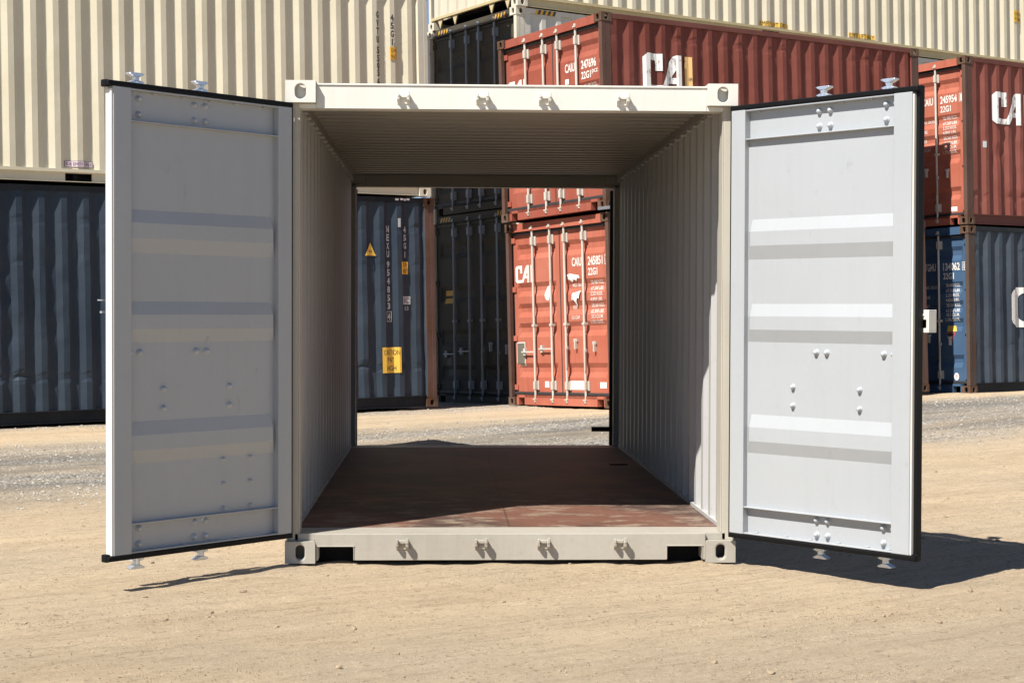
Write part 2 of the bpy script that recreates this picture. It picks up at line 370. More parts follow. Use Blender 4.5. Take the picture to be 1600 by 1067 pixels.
# ------------------------------------------------------------------ the generic stacked container
FL22 = [(2.147, 2.22), (1.62, 1.675), (1.325, 1.38), (1.04, 1.103), (.475, .535)]      # recesses of the older 20-foot doors
def door_depth(z, flutes, dep=.03):
    for a, b in flutes:
        if a - .075 < z < b + .065:
            if z < a: return dep * (z - a + .075) / .075
            if z > b: return dep * (1 - (z - b) / .065)
            return dep
    return 0.
def stacked(name, label, cat, M, L, H, side, rail, post, cast, endm, doors=True, ylo=0., creases=(), dents=0.010, seed=0, rods=None,
            flutes=FL22, seal=None, ends='full', pockets=(), group='containers stacked behind the open one', frontmat=None, gooseneck=False, bot=None, lipz=.152):
    """local frame: visible side is the plane x=0 facing +x, visible end is y=ylo facing -y, 2.438 m wide"""
    root = thing(name, label, cat, M, group)
    W = 2.438; y0, y1 = ylo, ylo + L; rods = rods or M_rod; bot = bot or rail
    for ex, sx in ((0, -1), (-W, 1)):
        for ey, sy in ((y0, 1), (y1, -1)):
            for ez, sz in ((0, 1), (H, -1)):
                casting(root, cast, ex, ey, ez, sx, sy, sz)
    for ex, sx in ((0, -1), (-W, 1)):
        for ey, sy in ((y0, 1), (y1, -1)):
            mb = MB(); xa, xb = sorted((ex + sx * .006, ex + sx * .074)); ya, yb = sorted((ey + sy * .008, ey + sy * .07))
            mb.box(xa, xb, ya, yb, .118, H - .118)
            xa, xb = sorted((ex + sx * .008, ex + sx * .05)); ya, yb = sorted((ey + sy * .07, ey + sy * .16))
            mb.box(xa, xb, ya, yb, .118, H - .118)
            mb.build('corner_post', post, root, .004)
    for ex, sx in ((0, -1), (-W, 1)):
        mb = MB(); xa, xb = sorted((ex + sx * .005, ex + sx * .065))
        mb.box(xa, xb, y0 + .178, y1 - .178, H - .078, H - .008)
        mb.build('top_side_rail', rail, root, .004)
        mb = MB(); xa, xb = sorted((ex + sx * .044, ex + sx * .06)); lz = lipz
        segs = [y0 + .178] + [v for p in sorted(pockets) for v in p] + [y1 - .178]
        for i in range(0, len(segs), 2):
            mb.box(xa, xb, segs[i], segs[i + 1], .014, lz)
        for p in pockets: mb.box(xa, xb, p[0], p[1], min(.115, lz - .01), lz)
        xa, xb = sorted((ex + sx * .003, ex + sx * .06)); mb.box(xa, xb, y0 + .178, y1 - .178, lz, .162)
        xa, xb = sorted((ex + sx * .020, ex + sx * .06)); mb.box(xa, xb, y0 + .178, y1 - .178, .008, .014)
        mb.build('bottom_side_rail', bot, root)
        if pockets:
            for p in pockets:
                mb = MB(); xa, xb = sorted((ex + sx * .16, ex + sx * .17)); mb.box(xa, xb, p[0] - .1, p[1] + .1, .0, .125)
                mb.build('pocket_shade_plate', M_dark, root)  # dark plate in place of the shade inside the pocket
    # corrugated sides
    cy0 = y0 + .16
    for ex, sx in ((0, -1), (-W, 1)):
        ys = corr_ys(cy0, y1 - .16, cy0 + .03)
        nz = 56 if creases else 26; zs = [.162 + (H - .078 - .162) * i / nz for i in range(nz + 1)]
        mb = MB(); vs = []
        for z in zs:
            zz = min(1, (z - .162) / .3, (H - .078 - z) / .9)
            for y in ys:
                d = .010 + DEPTH * corr(y, cy0 + .03)
                if y in (ys[0], ys[-1]): d = .010
                dn = noise.noise(Vector((y * 1.9 + seed * 13, z * 1.1, seed))) + .6 * noise.noise(Vector((y * 5 + seed * 5, z * 4.2, seed + 4)))
                dn2 = max(0, noise.noise(Vector((y * 2.7, z * 2.2, seed + 9))) - .28) * 2.2
                d += dents * zz * (max(0, dn) + dn2)
                for cz, ca in creases:
                    k = noise.noise(Vector((y * 2.3, cz * 9, seed)))
                    q = (z - cz - .09 * k) / .055
                    d += ca * max(0., 1 - q * q) * max(0, .35 + k * 1.3) * (1.15 - corr(y, cy0 + .03))
                yy = y + (dents * .35 * zz * noise.noise(Vector((y * 3, z * 2.6, seed + 2))) if ys[0] < y < ys[-1] else 0)
                vs.append((ex + sx * d, yy, z))
        n = len(ys)
        fs = [(j * n + i, j * n + i + 1, (j + 1) * n + i + 1, (j + 1) * n + i) for j in range(nz) for i in range(n - 1)]
        mb.add(vs, fs); mb.build('side_panel', side, root)
    mb = MB(); mb.box(-W + .065, -.065, y0 + .07, y1 - .07, H - .045, H - .03); mb.build('roof_panel', M_roof, root)
    mb = MB(); mb.box(-W + .05, -.05, y0 + .15, y1 - .15, .13, .16)
    k = y0 + .5
    while k < y1 - .4: mb.box(-W + .05, -.05, k, k + .045, .03, .13); k += .6
    mb.build('underframe', M_dark, root)
    # blank far end
    mb = MB(); vs = []; xs = [-W + .15 + i * (W - .3) / 36 for i in range(37)]
    for z in (.16, H - .1):
        for i, x in enumerate(xs): vs.append((x, y1 - .03 - (.036 if (i // 2) % 2 else 0), z))
    mb.add(vs, [(i, i + 1, 37 + i + 1, 37 + i) for i in range(36)])
    mb.box(-W + .16, -.16, y1 - .06, y1 - .01, .02, .16); mb.box(-W + .16, -.16, y1 - .06, y1 - .01, H - .11, H - .01)
    mb.build('end_panel', side, root)
    if not doors:
        # corrugated front wall (visible end)
        mb = MB(); pts = []
        x = -W + .15; k = 0
        while x < -.15:
            for dx, d in ((0, .02), (.11, .02), (.128, .055), (.238, .055)):
                if x + dx < -.15: pts.append((x + dx, d))
            x += .256
        pts.append((-.15, .02)); n = len(pts)
        zb = .19
        mb.add([(a, y0 + d, z) for z in (zb, H - .1) for a, d in pts], [(i, i + 1, n + i + 1, n + i) for i in range(n - 1)])
        mb.build('end_panel', frontmat or side, root)
        mb = MB(); mb.box(-W + .162, -.162, y0 + .008, y0 + .07, H - .11, H - .01); mb.build('end_header', frontmat or side, root)
        mb = MB()
        if gooseneck:
            mb.box(-W + .05, -.05, y0 + .01, y0 + .06, .15, .19)
            for xx in (-W + .30, -W + .72, -.72, -.30):
                mb.prism([(xx - .07, .15), (xx + .07, .15), (xx, -.0)], y0 + .03, y0 + .05, lambda a, b, d: (a, d, b))
        else: mb.box(-W + .162, -.162, y0 + .01, y0 + .06, .01, .19)
        mb.build('end_sill', bot, root)
        return root
    # door end: header, sill, two doors
    yd = y0 + .085
    mb = MB(); mb.box(-W + .162, -.162, y0 + .03, y0 + .12, H - .118, H - .008); mb.box(-W + .15, -.15, y0 + .012, y0 + .03, H - .128, H - .118 + .0)
    mb.build('door_header', endm, root, .003)
    mb = MB()
    for a, b in ((-W + .162, -W + .215), (-W + .36, -.36), (-.215, -.162)): mb.box(a, b, y0 + .03, y0 + .12, .012, .15)
    mb.box(-W + .162, -.162, y0 + .03, y0 + .12, .112, .15)
    mb.build('door_sill', endm if ends == 'full' else post, root, .003)
    zb, zt = .195, H - .168
    xa0, xb0 = -W + .095, -.095; xm = -W / 2
    fl = flutes
    for (xa, xb, hx) in ((xa0, xm - .012, xa0), (xm + .012, xb0, xb0)):
        zs = sorted({zb, zt} | {v for a, b in fl for v in (a - .075, a, b, b + .065)})
        us = [xa, xa + .085, xa + .125, xb - .125, xb - .085, xb]
        mb = MB(); vs = []
        for z in zs:
            for i, u in enumerate(us):
                vs.append((u, yd + (door_depth(z, fl) if i in (2, 3) else 0), z))
        n = 6
        mb.add(vs, [(j * n + i, j * n + i + 1, (j + 1) * n + i + 1, (j + 1) * n + i) for j in range(len(zs) - 1) for i in range(5)])
        mb.box(xa, xa + .05, yd + .001, yd + .05, zb + .001, zt - .001); mb.box(xb - .05, xb, yd + .001, yd + .05, zb + .001, zt - .001)
        door = mb.build('container_door', endm, root)
        g = MB(); t = .020
        g.box(xa - t, xb + (.0115 if hx == xa else t), yd - .022, yd + .03, zt + .0005, zt + .039); g.box(xa - t, xb + (.0115 if hx == xa else t), yd - .022, yd + .03, zb - .039, zb - .0005)
        if hx == xa: g.box(xa - t, xa, yd + .004, yd + .03, zb, zt); g.box(xb, xb + .0115, yd - .002, yd + .03, zb, zt)
        else: g.box(xb, xb + t, yd + .004, yd + .03, zb, zt); g.box(xa - .0115, xa, yd - .002, yd + .03, zb, zt)
        g.build('door_gasket', M_oldrubber, door, .004)
        inward = 1 if hx == xa else -1
        for rxo in (.53, .955):
            rx = hx + inward * rxo
            mb = MB(); mb.cyl((rx, yd - .045), 'z', .017, .085, H - .075, 12)
            for zz, hh in ((zb + .03, .13), (zt - .17, .13)):
                mb.box(rx - .035, rx + .045, yd - .02, yd - .002, zz, zz + hh); mb.box(rx - .024, rx + .024, yd - .068, yd - .02, zz + .01, zz + hh - .01)
            for zz in (H * .43,):
                mb.box(rx - .03, rx + .03, yd - .066, yd - .002, zz, zz + .035)
            for zz in (.085, H - .105): mb.box(rx - .03, rx + .03, yd - .075, yd - .03, zz, zz + .02)
            mb.cyl((rx, yd - .045), 'z', .026, H - .085, H - .055, 10); mb.cyl((rx, yd - .045), 'z', .026, .055, .085, 10)
            mb.build('lock_rod', rods, door)
            hd = MB(); hz = .80 if rxo > .6 else .76
            sgn = -inward
            if hx == xa:
                a, b = sorted((rx, rx + sgn * .32)); hd.box(a, b, yd - .055, yd - .044, hz - .010, hz + .010)
                hd.box(rx + sgn * .27 - .025, rx + sgn * .27 + .025, yd - .04, yd - .001, hz - .05, hz + .05)
            else:
                hd.box(rx + .012, rx + .034, yd - .075, yd - .060, hz - .27, hz + .02); hd.box(rx, rx + .04, yd - .066, yd - .04, hz - .01, hz + .03)
                hd.box(rx + .18, rx + .205, yd - .045, yd - .001, hz - .01, hz + .12); hd.box(rx + .15, rx + .22, yd - .03, yd - .001, hz + .09, hz + .13)
            hd.build('lock_handle', rods, door)
        for hz in [.22 + i * (H - .5) / 3 for i in range(4)]:
            mb = MB(); a, b = sorted((hx - inward * .07, hx + inward * .055))
            mb.box(a, b, yd - .022, yd + .002, hz, hz + .075); mb.cyl((hx - inward * .072, yd - .014), 'z', .015, hz - .012, hz + .087, 10)
            mb.build('hinge', endm, door, .003)
    return root

SFT = .115    # doors stand this far behind the plane the marks were measured on -> sideways shift
def end_map(yd, flutes=FL22, dx=-SFT, H=None):
    def M(a, b):
        x = a + dx
        return (x, yd + door_depth(b, flutes) - .003, b)
    return M
def end_text(root, rows, mat, yd=.085, flutes=FL22, z0=0, dx=-SFT):
    cuts = sorted({v for a, b in flutes for v in (a - .075, a, b, b + .065)})
    for txt, x0, x1, z, h in rows:
        place(fit_bm(font_mesh(txt, .1, 1, .0025 if h > .08 else .001), x1 - x0, h, x0, z), 'lettering', mat, root, end_map(yd, flutes, dx), (), cuts)
def end_shape(root, polys, mat, name='sticker', yd=.085, flutes=FL22, dx=-SFT, lift=.0):
    cuts = sorted({v for a, b in flutes for v in (a - .075, a, b, b + .065)})
    M = end_map(yd - lift, flutes, dx)
    return place(poly_bm(polys), name, mat, root, M, (), cuts)
def side_map(cy0, lift=.003, y0=None):
    return lambda a, b: (-(.010 + DEPTH * corr(a, cy0 + .03)) + lift, a, b)
def side_place(root, bm, name, mat, cy0, lift=.008):
    xs = [v.co.x for v in bm.verts]
    return place(bm, name, mat, root, side_map(cy0, lift), corr_ys(min(xs) - .3, max(xs) + .3, cy0 + .03), ())
def vert_text(chars, x, pxs, w, h):
    return merge([fit_bm(font_mesh(c, .1, 1, .0035), w if c not in '1I' else w * .35, h, x - (w / 2 if c not in '1I' else w * .17), z) for c, z in zip(chars, pxs)])

def pose(kx, ky, kz, yaw, lx, ly):
    return Matrix.Translation((kx, ky, kz)) @ Matrix.Rotation(ly, 4, 'Y') @ Matrix.Rotation(lx, 4, 'X') @ Matrix.Rotation(yaw, 4, 'Z')
#CONTAINERS
def frame_bm(x0, x1, y0, y1, t):
    return poly_bm([rect(x0, x1, y0, y0 + t), rect(x0, x1, y1 - t, y1), rect(x0, x0 + t, y0 + t, y1 - t), rect(x1 - t, x1, y0 + t, y1 - t)])
# ------------------------------------------------------------------ the stacks
L40, L20, HC, H86 = 12.192, 6.058, 2.896, 2.591
PA = pose(-0.4402, 14.5085, 0.0173, -1.0074, -0.0147, -0.0208)
PA2 = pose(-0.5469, 14.4734, 2.9118 + .016, -1.0055, -0.0188, -0.0201)
PB = pose(0.7878 - .03, 15.3684 + .05, -0.0275, -1.0039, -0.0239, -0.0155)
PC1 = pose(1.8551, 13.1674, 0.0682, -1.016, -0.0198, -0.0266)
PC2 = pose(1.7552, 13.1087, 2.6951, -1.0088, -0.029, -0.027)
PD1 = pose(7.727, 16.6622, 0.0945, -0.9931, -0.0244, -0.0142)
PD2 = pose(7.6912, 16.7579, 2.7056, -0.9998, -0.0199, -0.0192)

# left stack, dark blue at the bottom
A = stacked('shipping_container', 'battered dark blue container with NEXU 954853 and a yellow CAUTION sign on its side', 'container',
            PA, L40, HC, M_blue, M_bluerail, M_rustpost, M_rust, M_blue, ylo=-L40, dents=.020, seed=3, doors=False, creases=((1.93, .008), (.56, .034), (2.45, .012)))
cA = -L40 + .16
for b_ in (vert_text('NEXU', -.745, [2.45, 2.335, 2.22, 2.11], .052, .093), vert_text('954853', -.745, [1.965, 1.855, 1.74, 1.625, 1.51, 1.40], .052, .093),
           vert_text('4', -.745, [1.255], .052, .093), vert_text('45G1', -.475, [2.445, 2.335, 2.225, 2.105], .05, .085), fit_bm(font_mesh('83', .1), .07, .055, -.50, 1.365)):
    side_place(A, b_, 'lettering', D_grey, cA)
side_place(A, frame_bm(-.79, -.70, 1.185, 1.328, .008), 'lettering', D_grey, cA)
side_place(A, poly_bm([rect(-.53, -.395, 1.42, 1.53)]), 'sticker', D_grey, cA)
side_place(A, fit_bm(font_mesh('IC', .1), .10, .075, -.512, 1.475), 'lettering', D_black, cA, .011)
side_place(A, poly_bm([rect(-.54, -.425, 1.835, 2.005)]), 'sticker', D_yellow2, cA)
for b_ in [fit_bm(font_mesh("2,9", .1), .08, .055, -.525, 1.965), fit_bm(font_mesh("9'6\"", .1), .08, .055, -.525, 1.875)]: side_place(A, b_, 'lettering', D_black, cA, .011)
side_place(A, poly_bm([[(-1.14, 2.075), (-.92, 2.075), (-1.02, 2.285)]]), 'sticker', D_black, cA)
side_place(A, poly_bm([[(-1.122, 2.085), (-.938, 2.085), (-1.02, 2.262)]]), 'sticker', D_yellow, cA, .011)
side_place(A, poly_bm([rect(-1.05, -.99, 2.13, 2.138), rect(-1.05, -.99, 2.15, 2.158)]), 'lettering', D_black, cA, .013)
side_place(A, poly_bm([rect(-.875, -.575, .485, .835)]), 'sticker', D_yellow, cA)
for b_ in [fit_bm(font_mesh('CAUTION', .1), .25, .068, -.85, .765), fit_bm(font_mesh("9'6\"", .1), .11, .068, -.79, .665), fit_bm(font_mesh('HIGH', .1), .15, .068, -.80, .55)]: side_place(A, b_, 'lettering', D_black, cA, .011)
for x0, x1, z0 in ((-.63, -.575, 2.845), (-.55, -.50, 2.85), (-.49, -.46, 2.843), (-.45, -.40, 2.85)):
    place(poly_bm([rect(x0, x1, z0, z0 + .026)]), 'sticker', D_paper, A, lambda a, b: (-.0035, a, b))
place(poly_bm([rect(-.595, -.55, 2.48, 2.60)]), 'sticker', D_grey, A, side_map(cA, .008))

A2 = stacked('shipping_container', 'clean cream container marked GVTU, on top of the dark blue NEXU one', 'container',
             PA2, L40, HC, M_cream, M_creamrail, M_creamend, M_creamcast, M_creamend, ylo=-L40, dents=.003, seed=5, doors=False, pockets=[(-5.2, -4.86), (-7.3, -6.95)], bot=M_cream, lipz=.122)
for b_ in ([vert_text('GVTU', -.80, [2.44, 2.325, 2.22, 2.105], .05, .095), vert_text('55056', -.80, [1.96, 1.85, 1.75, 1.65, 1.535], .05, .095),
                      vert_text('45G1', -.575, [2.42, 2.31, 2.20, 2.085], .05, .09)]): side_place(A2, b_, 'lettering', D_black, cA)
side_place(A2, poly_bm([rect(-.615, -.50, 1.85, 2.02)]), 'sticker', D_yellow2, cA)
for b_ in [fit_bm(font_mesh('2,9m', .1), .09, .05, -.60, 1.975), fit_bm(font_mesh("9'6\"", .1), .08, .05, -.60, 1.89)]: side_place(A2, b_, 'lettering', D_black, cA, .011)
side_place(A2, poly_bm([rect(-5.21, -4.85, .185, .262)]), 'sticker', D_purple, cA)
side_place(A2, poly_bm([rect(-5.204, -4.856, .190, .257)]), 'sticker', D_pink, cA, .011)
side_place(A2, fit_bm(font_mesh('FOR EMPTY ONLY', .1), .32, .04, -5.19, .224), 'lettering', D_purple, cA, .014)

PA3 = PA2 @ Matrix.Translation((.05, 0, 2.912))  # unseen container, added and sized to cast shade on the rear stack
A3 = stacked('shipping_container', 'unseen low cream container added above the GVTU one to shade the stack behind', 'container',
             PA3, L40, 2.02, M_cream, M_creamrail, M_creamend, M_creamcast, M_creamend, ylo=-L40, dents=.003, seed=6, doors=False)

# rear long stack
FLB = [(2.30, 2.42), (1.62, 1.74), (.95, 1.07), (.42, .52)]
def dark_doors(root, num):
    yd = .085
    end_text(root, [('CEOU', -.90, -.66, 2.50, .115), (num, -.55, -.14, 2.50, .115)], D_black, yd, FLB, dx=-.11)
    if num[-1] == '3': end_text(root, [('4', -.05, -.01, 2.50, .115)], D_black, yd, FLB, dx=-.11)
    ring = []
    n = 20
    for i in range(n):
        a0, a1 = 2 * math.pi * i / n, 2 * math.pi * (i + 1) / n
        ring.append([(-1.52 + .07 * math.cos(a0), 2.34 + .085 * math.sin(a0)), (-1.52 + .07 * math.cos(a1), 2.34 + .085 * math.sin(a1)),
                     (-1.52 + .045 * math.cos(a1), 2.34 + .06 * math.sin(a1)), (-1.52 + .045 * math.cos(a0), 2.34 + .06 * math.sin(a0))])
    end_shape(root, ring, D_black, 'emblem', yd, FLB)
    end_text(root, [('MAX WT', -1.0, -.70, 1.86, .06), ('TARE WT', -1.0, -.70, 1.60, .06), ('PAYLOAD', -1.0, -.68, 1.36, .06), ('CUBE', -1.0, -.78, 1.12, .06)], D_black, yd, FLB)
    end_shape(root, [rect(-2.03, -1.80, 1.66, 1.74), rect(-2.03, -1.80, 1.54, 1.62)], D_yellow2, 'sticker', yd, FLB)
    end_shape(root, [rect(-1.98, -1.85, .42, .70)], D_dark if False else D_black, 'sticker', yd, FLB)
    for xa in (-2.16, -.60):
        for i in range(4):
            for m_, off in ((D_yellow2, 0), (D_black, .035)):
                x = xa + i * .075 + off
                place(poly_bm([[(x, HC - .10), (x + .035, HC - .10), (x + .065, HC - .03), (x + .03, HC - .03)]]), 'hazard_stripe', m_, root, lambda a, b: (a, .027, b))
for k, num in ((0, '603178'), (1, '603183')):
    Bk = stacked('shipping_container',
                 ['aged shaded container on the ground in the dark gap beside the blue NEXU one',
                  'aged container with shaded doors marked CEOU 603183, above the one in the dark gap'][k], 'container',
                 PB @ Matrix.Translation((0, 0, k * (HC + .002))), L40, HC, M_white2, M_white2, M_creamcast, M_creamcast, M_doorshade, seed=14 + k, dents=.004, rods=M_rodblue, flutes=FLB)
    if k: dark_doors(Bk, num)
    else:
        dark_doors(Bk, '6031')
    c0 = .16
    for i in range(4):
        for m_, off in ((D_yellow2, 0), (D_black, .045)):
            y = .34 + i * .09 + off
            place(poly_bm([[(y, HC - .085), (y + .045, HC - .085), (y + .075, HC - .02), (y + .03, HC - .02)]]), 'hazard_stripe', m_, Bk, lambda a, b: (-.0035, a, b))
E = stacked('shipping_container', 'long cream container with EMPTY LIFT ONLY on its side, lying highest above the red stacks', 'container',
            PB @ Matrix.Translation((.045, 0, 2 * (HC + .002))), L40, HC, M_cream, M_creamrail, M_creamend, M_creamcast, M_creamend, doors=False, gooseneck=True,
            dents=.003, seed=8, pockets=[(4.84, 5.22), (6.90, 7.26)], bot=M_creamrail, lipz=.122, frontmat=M_creamend)
for a, b in ((4.79, 5.40), (6.80, 7.40)):
    side_place(E, poly_bm([rect(a, b, .18, .255)]), 'sticker', D_yellow, .16)
    side_place(E, fit_bm(font_mesh('EMPTY LIFT ONLY', .1), b - a - .02, .068, a + .01, .217), 'lettering', D_black, .16, .012)
side_place(E, poly_bm([rect(11.02, 11.24, .85, 1.06)]), 'sticker', D_yellow, .16)
for b_ in [fit_bm(font_mesh('CAUTION', .1), .20, .06, 11.03, 1.0), fit_bm(font_mesh("9'6\" HIGH", .1), .20, .06, 11.03, .91)]: side_place(E, b_, 'lettering', D_black, .16, .012)

# red and blue 20-foot stacks
def door_marks(root, pre, num, chk, W1, W2=None, boxed=True, logo=True):
    end_text(root, [(pre, -.82, -.60, 1.975, .12), (num, -.455, -.125, 1.975, .12), ('22G1', -.455, -.245, 1.83, .10)] + ([(chk, -.055, -.025, 1.975, .10)]), W1)
    if boxed: end_shape(root, [rect(-.08, -.072, 1.91, 2.04), rect(-.012, -.004, 1.91, 2.04), rect(-.08, -.004, 1.91, 1.918), rect(-.08, -.004, 2.032, 2.04)], W1, 'lettering')
    rows = [('MAX. GROSS', -.85, -.60, 1.66, .05), ('30.480 KGS.', -.42, -.14, 1.685, .05), ('67.200 LBS.', -.42, -.14, 1.605, .05), ('TARE', -.85, -.72, 1.505, .05), ('2.200 KGS.', -.41, -.14, 1.53, .05),
            ('4.850 LBS.', -.41, -.14, 1.455, .05), ('NET', -.85, -.76, 1.36, .05), ('28.280 KGS.', -.42, -.14, 1.375, .05), ('62.350 LBS.', -.42, -.14, 1.295, .05),
            ('CU.CAP.', -.85, -.65, 1.22, .045), ('33.2 CU.M.', -.40, -.14, 1.225, .05), ('1.170 CU.FT.', -.42, -.14, 1.15, .05)]
    end_text(root, rows, W1)
    if logo:
        C, A_, I = lettermark()
        for ps in (C, A_, I): end_shape(root, [[(-2.19 + a * .30, 1.743 + b * .245) for a, b in p] for p in ps], W1, 'lettering')
C1 = stacked('shipping_container', 'bright red container on the ground with doors marked CAIU 245851, seen through the open container', 'container',
             PC1, L20, H86, M_red, M_redrail, M_rustpost, M_rust, M_coral, seed=21, dents=.018)
door_marks(C1, 'CAIU', '245851', '5', D_white)
n = 18
end_shape(C1, [[(-1.40 + .085 * math.cos(2 * math.pi * i / n) * (1 if math.cos(2 * math.pi * i / n) < 0 else .45), 1.575 + .105 * math.sin(2 * math.pi * i / n)) for i in range(n)]], D_paper)
end_shape(C1, [[(-.93, 1.81), (-.86, 1.82), (-.66, 1.79), (-.65, 1.75), (-.70, 1.76), (-.73, 1.71), (-.78, 1.74), (-.83, 1.70), (-.90, 1.75)]], D_paper, lift=.004)
end_shape(C1, [[(-.80, 1.55), (-.62, 1.58), (-.66, 1.47), (-.70, 1.49), (-.72, 1.36), (-.77, 1.46), (-.82, 1.47)]], D_paper, lift=.02)
end_shape(C1, [rect(-.90, -.61, .235, .355)], D_paper)
end_shape(C1, [rect(-.24, -.10, .26, .34)], D_paper)
end_shape(C1, [rect(-1.52, -1.42, .26, .345)], D_paper)
end_shape(C1, [rect(-2.20, -1.99, .56, .90)], D_white); end_shape(C1, [rect(-2.185, -2.005, .575, .885)], D_olive, 'sticker', lift=.004)

C2 = stacked('shipping_container', 'red container marked CAIU 247696 with large yellow-ended letters on its maroon side', 'container',
             PC2, L20, H86, M_red, M_redrail, M_rustpost, M_rust, M_coral2, seed=22, dents=.018, creases=((2.30, .011), (1.75, .006)))
door_marks(C2, 'CAIU', '247696', '0', D_white, boxed=False)
end_shape(C2, [rect(-.82, -.74, 1.76, 1.83)], D_paper)
end_text(C2, [('pcz', -.22, -.09, 1.85, .07)], D_white)
def side_logo(root, y, z, w, h, mats, cy=.16):
    C, A_, I = lettermark()
    k = w / 1.46
    for ps, m_ in zip((C, A_, I), mats):
        side_place(root, poly_bm([[(y + a * k, z + b * h) for a, b in p] for p in ps]), 'lettering', m_, cy, .010)
side_logo(C2, .70, 1.60, .86, .51, (D_whitew, D_whitew, decal('yellow_brown_lettering', (.62, .40, .16), .45, (.16, .10, .06), 20, 10)))

D1 = stacked('shipping_container', 'blue container on the ground marked 134062 with a large white letter on its slate side', 'container',
             PD1, L20, H86, M_blueD, M_bluerail, M_rustdark, M_rust, M_bluedoor, seed=31, dents=.018, creases=((2.2, .014), (.7, .008)))
door_marks(D1, 'TGHU', '134062', '0', D_white, logo=False)
end_shape(D1, [rect(-.46, -.20, .80, .875)][:0] + [[(-.40, .965), (-.20, .965), (-.24, 1.055), (-.40, 1.055)]], D_yellow)
end_shape(D1, [[(-.405, .95), (-.225, .95), (-.315, .775)]], D_red); end_shape(D1, [[(-.385, .938), (-.245, .938), (-.315, .80)]], D_black, lift=.004)
end_text(D1, [('2002', -.345, -.285, .915, .025), ('B', -.33, -.30, .87, .03)], D_white)
end_shape(D1, [[(-.215 + .047 * math.cos(2 * math.pi * i / 20), .262 + .058 * math.sin(2 * math.pi * i / 20)) for i in range(20)]], D_paper)
end_shape(D1, [rect(-.24, -.19, .245, .252), rect(-.24, -.19, .268, .275), rect(-.225, -.205, .285, .292)], D_red, 'lettering', lift=.004)
ring = []
for i in range(30):
    a0, a1 = R(60) + R(240) * i / 30, R(60) + R(240) * (i + 1) / 30
    f = lambda a, r: (1.46 + (.44 * r) * max(-1, min(1, math.cos(a) * 1.25)), 1.335 + (.315 * (r if r == 1 else .70)) * max(-1, min(1, math.sin(a) * 1.2)))
    ring.append([f(a0, 1), f(a1, 1), f(a1, .56), f(a0, .56)])
side_place(D1, poly_bm(ring), 'lettering', D_whitew if False else D_white, .16, .010)

D2 = stacked('shipping_container', 'red container marked CAIU 245954, partly in shadow, on top of the blue one reading 34062', 'container',
             PD2, L20, H86, M_redD, M_redrail, M_rustpost, M_rust, M_coral, seed=32, dents=.016, creases=((.45, .022),))
door_marks(D2, 'CAIU', '245954', '1', D_white)
end_shape(D2, [rect(-.27, -.15, .22, .29)], D_paper)
side_logo(D2, .66, 1.59, .86, .50, (D_whitew, D_whitew, D_whitew))
place(poly_bm([rect(.42, .48, 1.20, 1.30)]), 'sticker', D_grey, D2, side_map(.16, .008))

# ------------------------------------------------------------------ the open container in front
HM = 2.591; LM = 6.058; WH = 1.219
T = thing('open_container', 'ivory container standing alone on sand, doors swung wide open, brown wooden floor inside', 'container')
for ex, sx in ((-WH, 1), (WH, -1)):
    for ey, sy in ((0, 1), (LM, -1)):
        for ez, sz in ((0, 1), (HM, -1)):
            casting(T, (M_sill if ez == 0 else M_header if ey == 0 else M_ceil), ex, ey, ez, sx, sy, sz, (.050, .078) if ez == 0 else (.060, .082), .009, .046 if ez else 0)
for yy, s in ((0, 1), (LM, -1)):
    f = lambda a: yy + s * a
    mb = MB()
    mb.box(-1.057, 1.057, *sorted((f(.048), f(.055))), 2.450, 2.570)
    mb.box(-1.057, 1.057, *sorted((f(.042), f(.060))), 2.570, 2.581)
    mb.box(-1.057, 1.057, *sorted((f(.046), f(.16))), 2.446, 2.452)
    mb.box(-1.057, 1.057, *sorted((f(.154), f(.16))), 2.452, 2.575)
    mb.box(-1.057, 1.057, *sorted((f(.060), f(.17))), 2.575, 2.581)
    for sx in (-1, 1): mb.box(*sorted((sx * 1.057, sx * 1.15)), *sorted((f(.05), f(.16))), 2.446, 2.472)
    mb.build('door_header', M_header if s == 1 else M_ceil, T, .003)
    mb = MB()
    prof = [(-1.057, .014), (-1.041, .014), (-1.041, .080), (-1.033, .088), (-.860, .088), (-.852, .080), (-.852, .014), (.848, .014), (.848, .080), (.856, .088),
            (1.030, .088), (1.038, .080), (1.038, .014), (1.057, .014), (1.057, .1555), (-1.057, .1555)]
    mb.prism(prof, f(.018), f(.024), lambda a, b, d: (a, d, b))
    for a, b in ((-1.041, -.852), (.848, 1.038)):
        mb.box(a - .006, b + .006, *sorted((f(.012), f(.22))), .088, .093)
        mb.box(a - .004, a, *sorted((f(.014), f(.22))), .018, .084); mb.box(b, b + .004, *sorted((f(.014), f(.22))), .018, .084)
    mb.box(-1.057, 1.057, *sorted((f(.0205), f(.30))), .150, .1565)
    for sx in (-1, 1): mb.box(*sorted((sx * 1.057, sx * 1.17)), *sorted((f(.045), f(.30))), .118, .1560)
    mb.build('door_sill', M_sill, T, .002)
    for a, b in ((-1.041, -.852), (.848, 1.038)):
        mb = MB(); mb.box(a - .01, b + .01, *sorted((f(.135), f(.140))), -.02, .087); mb.build('pocket_shade_plate', M_dark, T)  # black plate added as the shade seen through the pocket
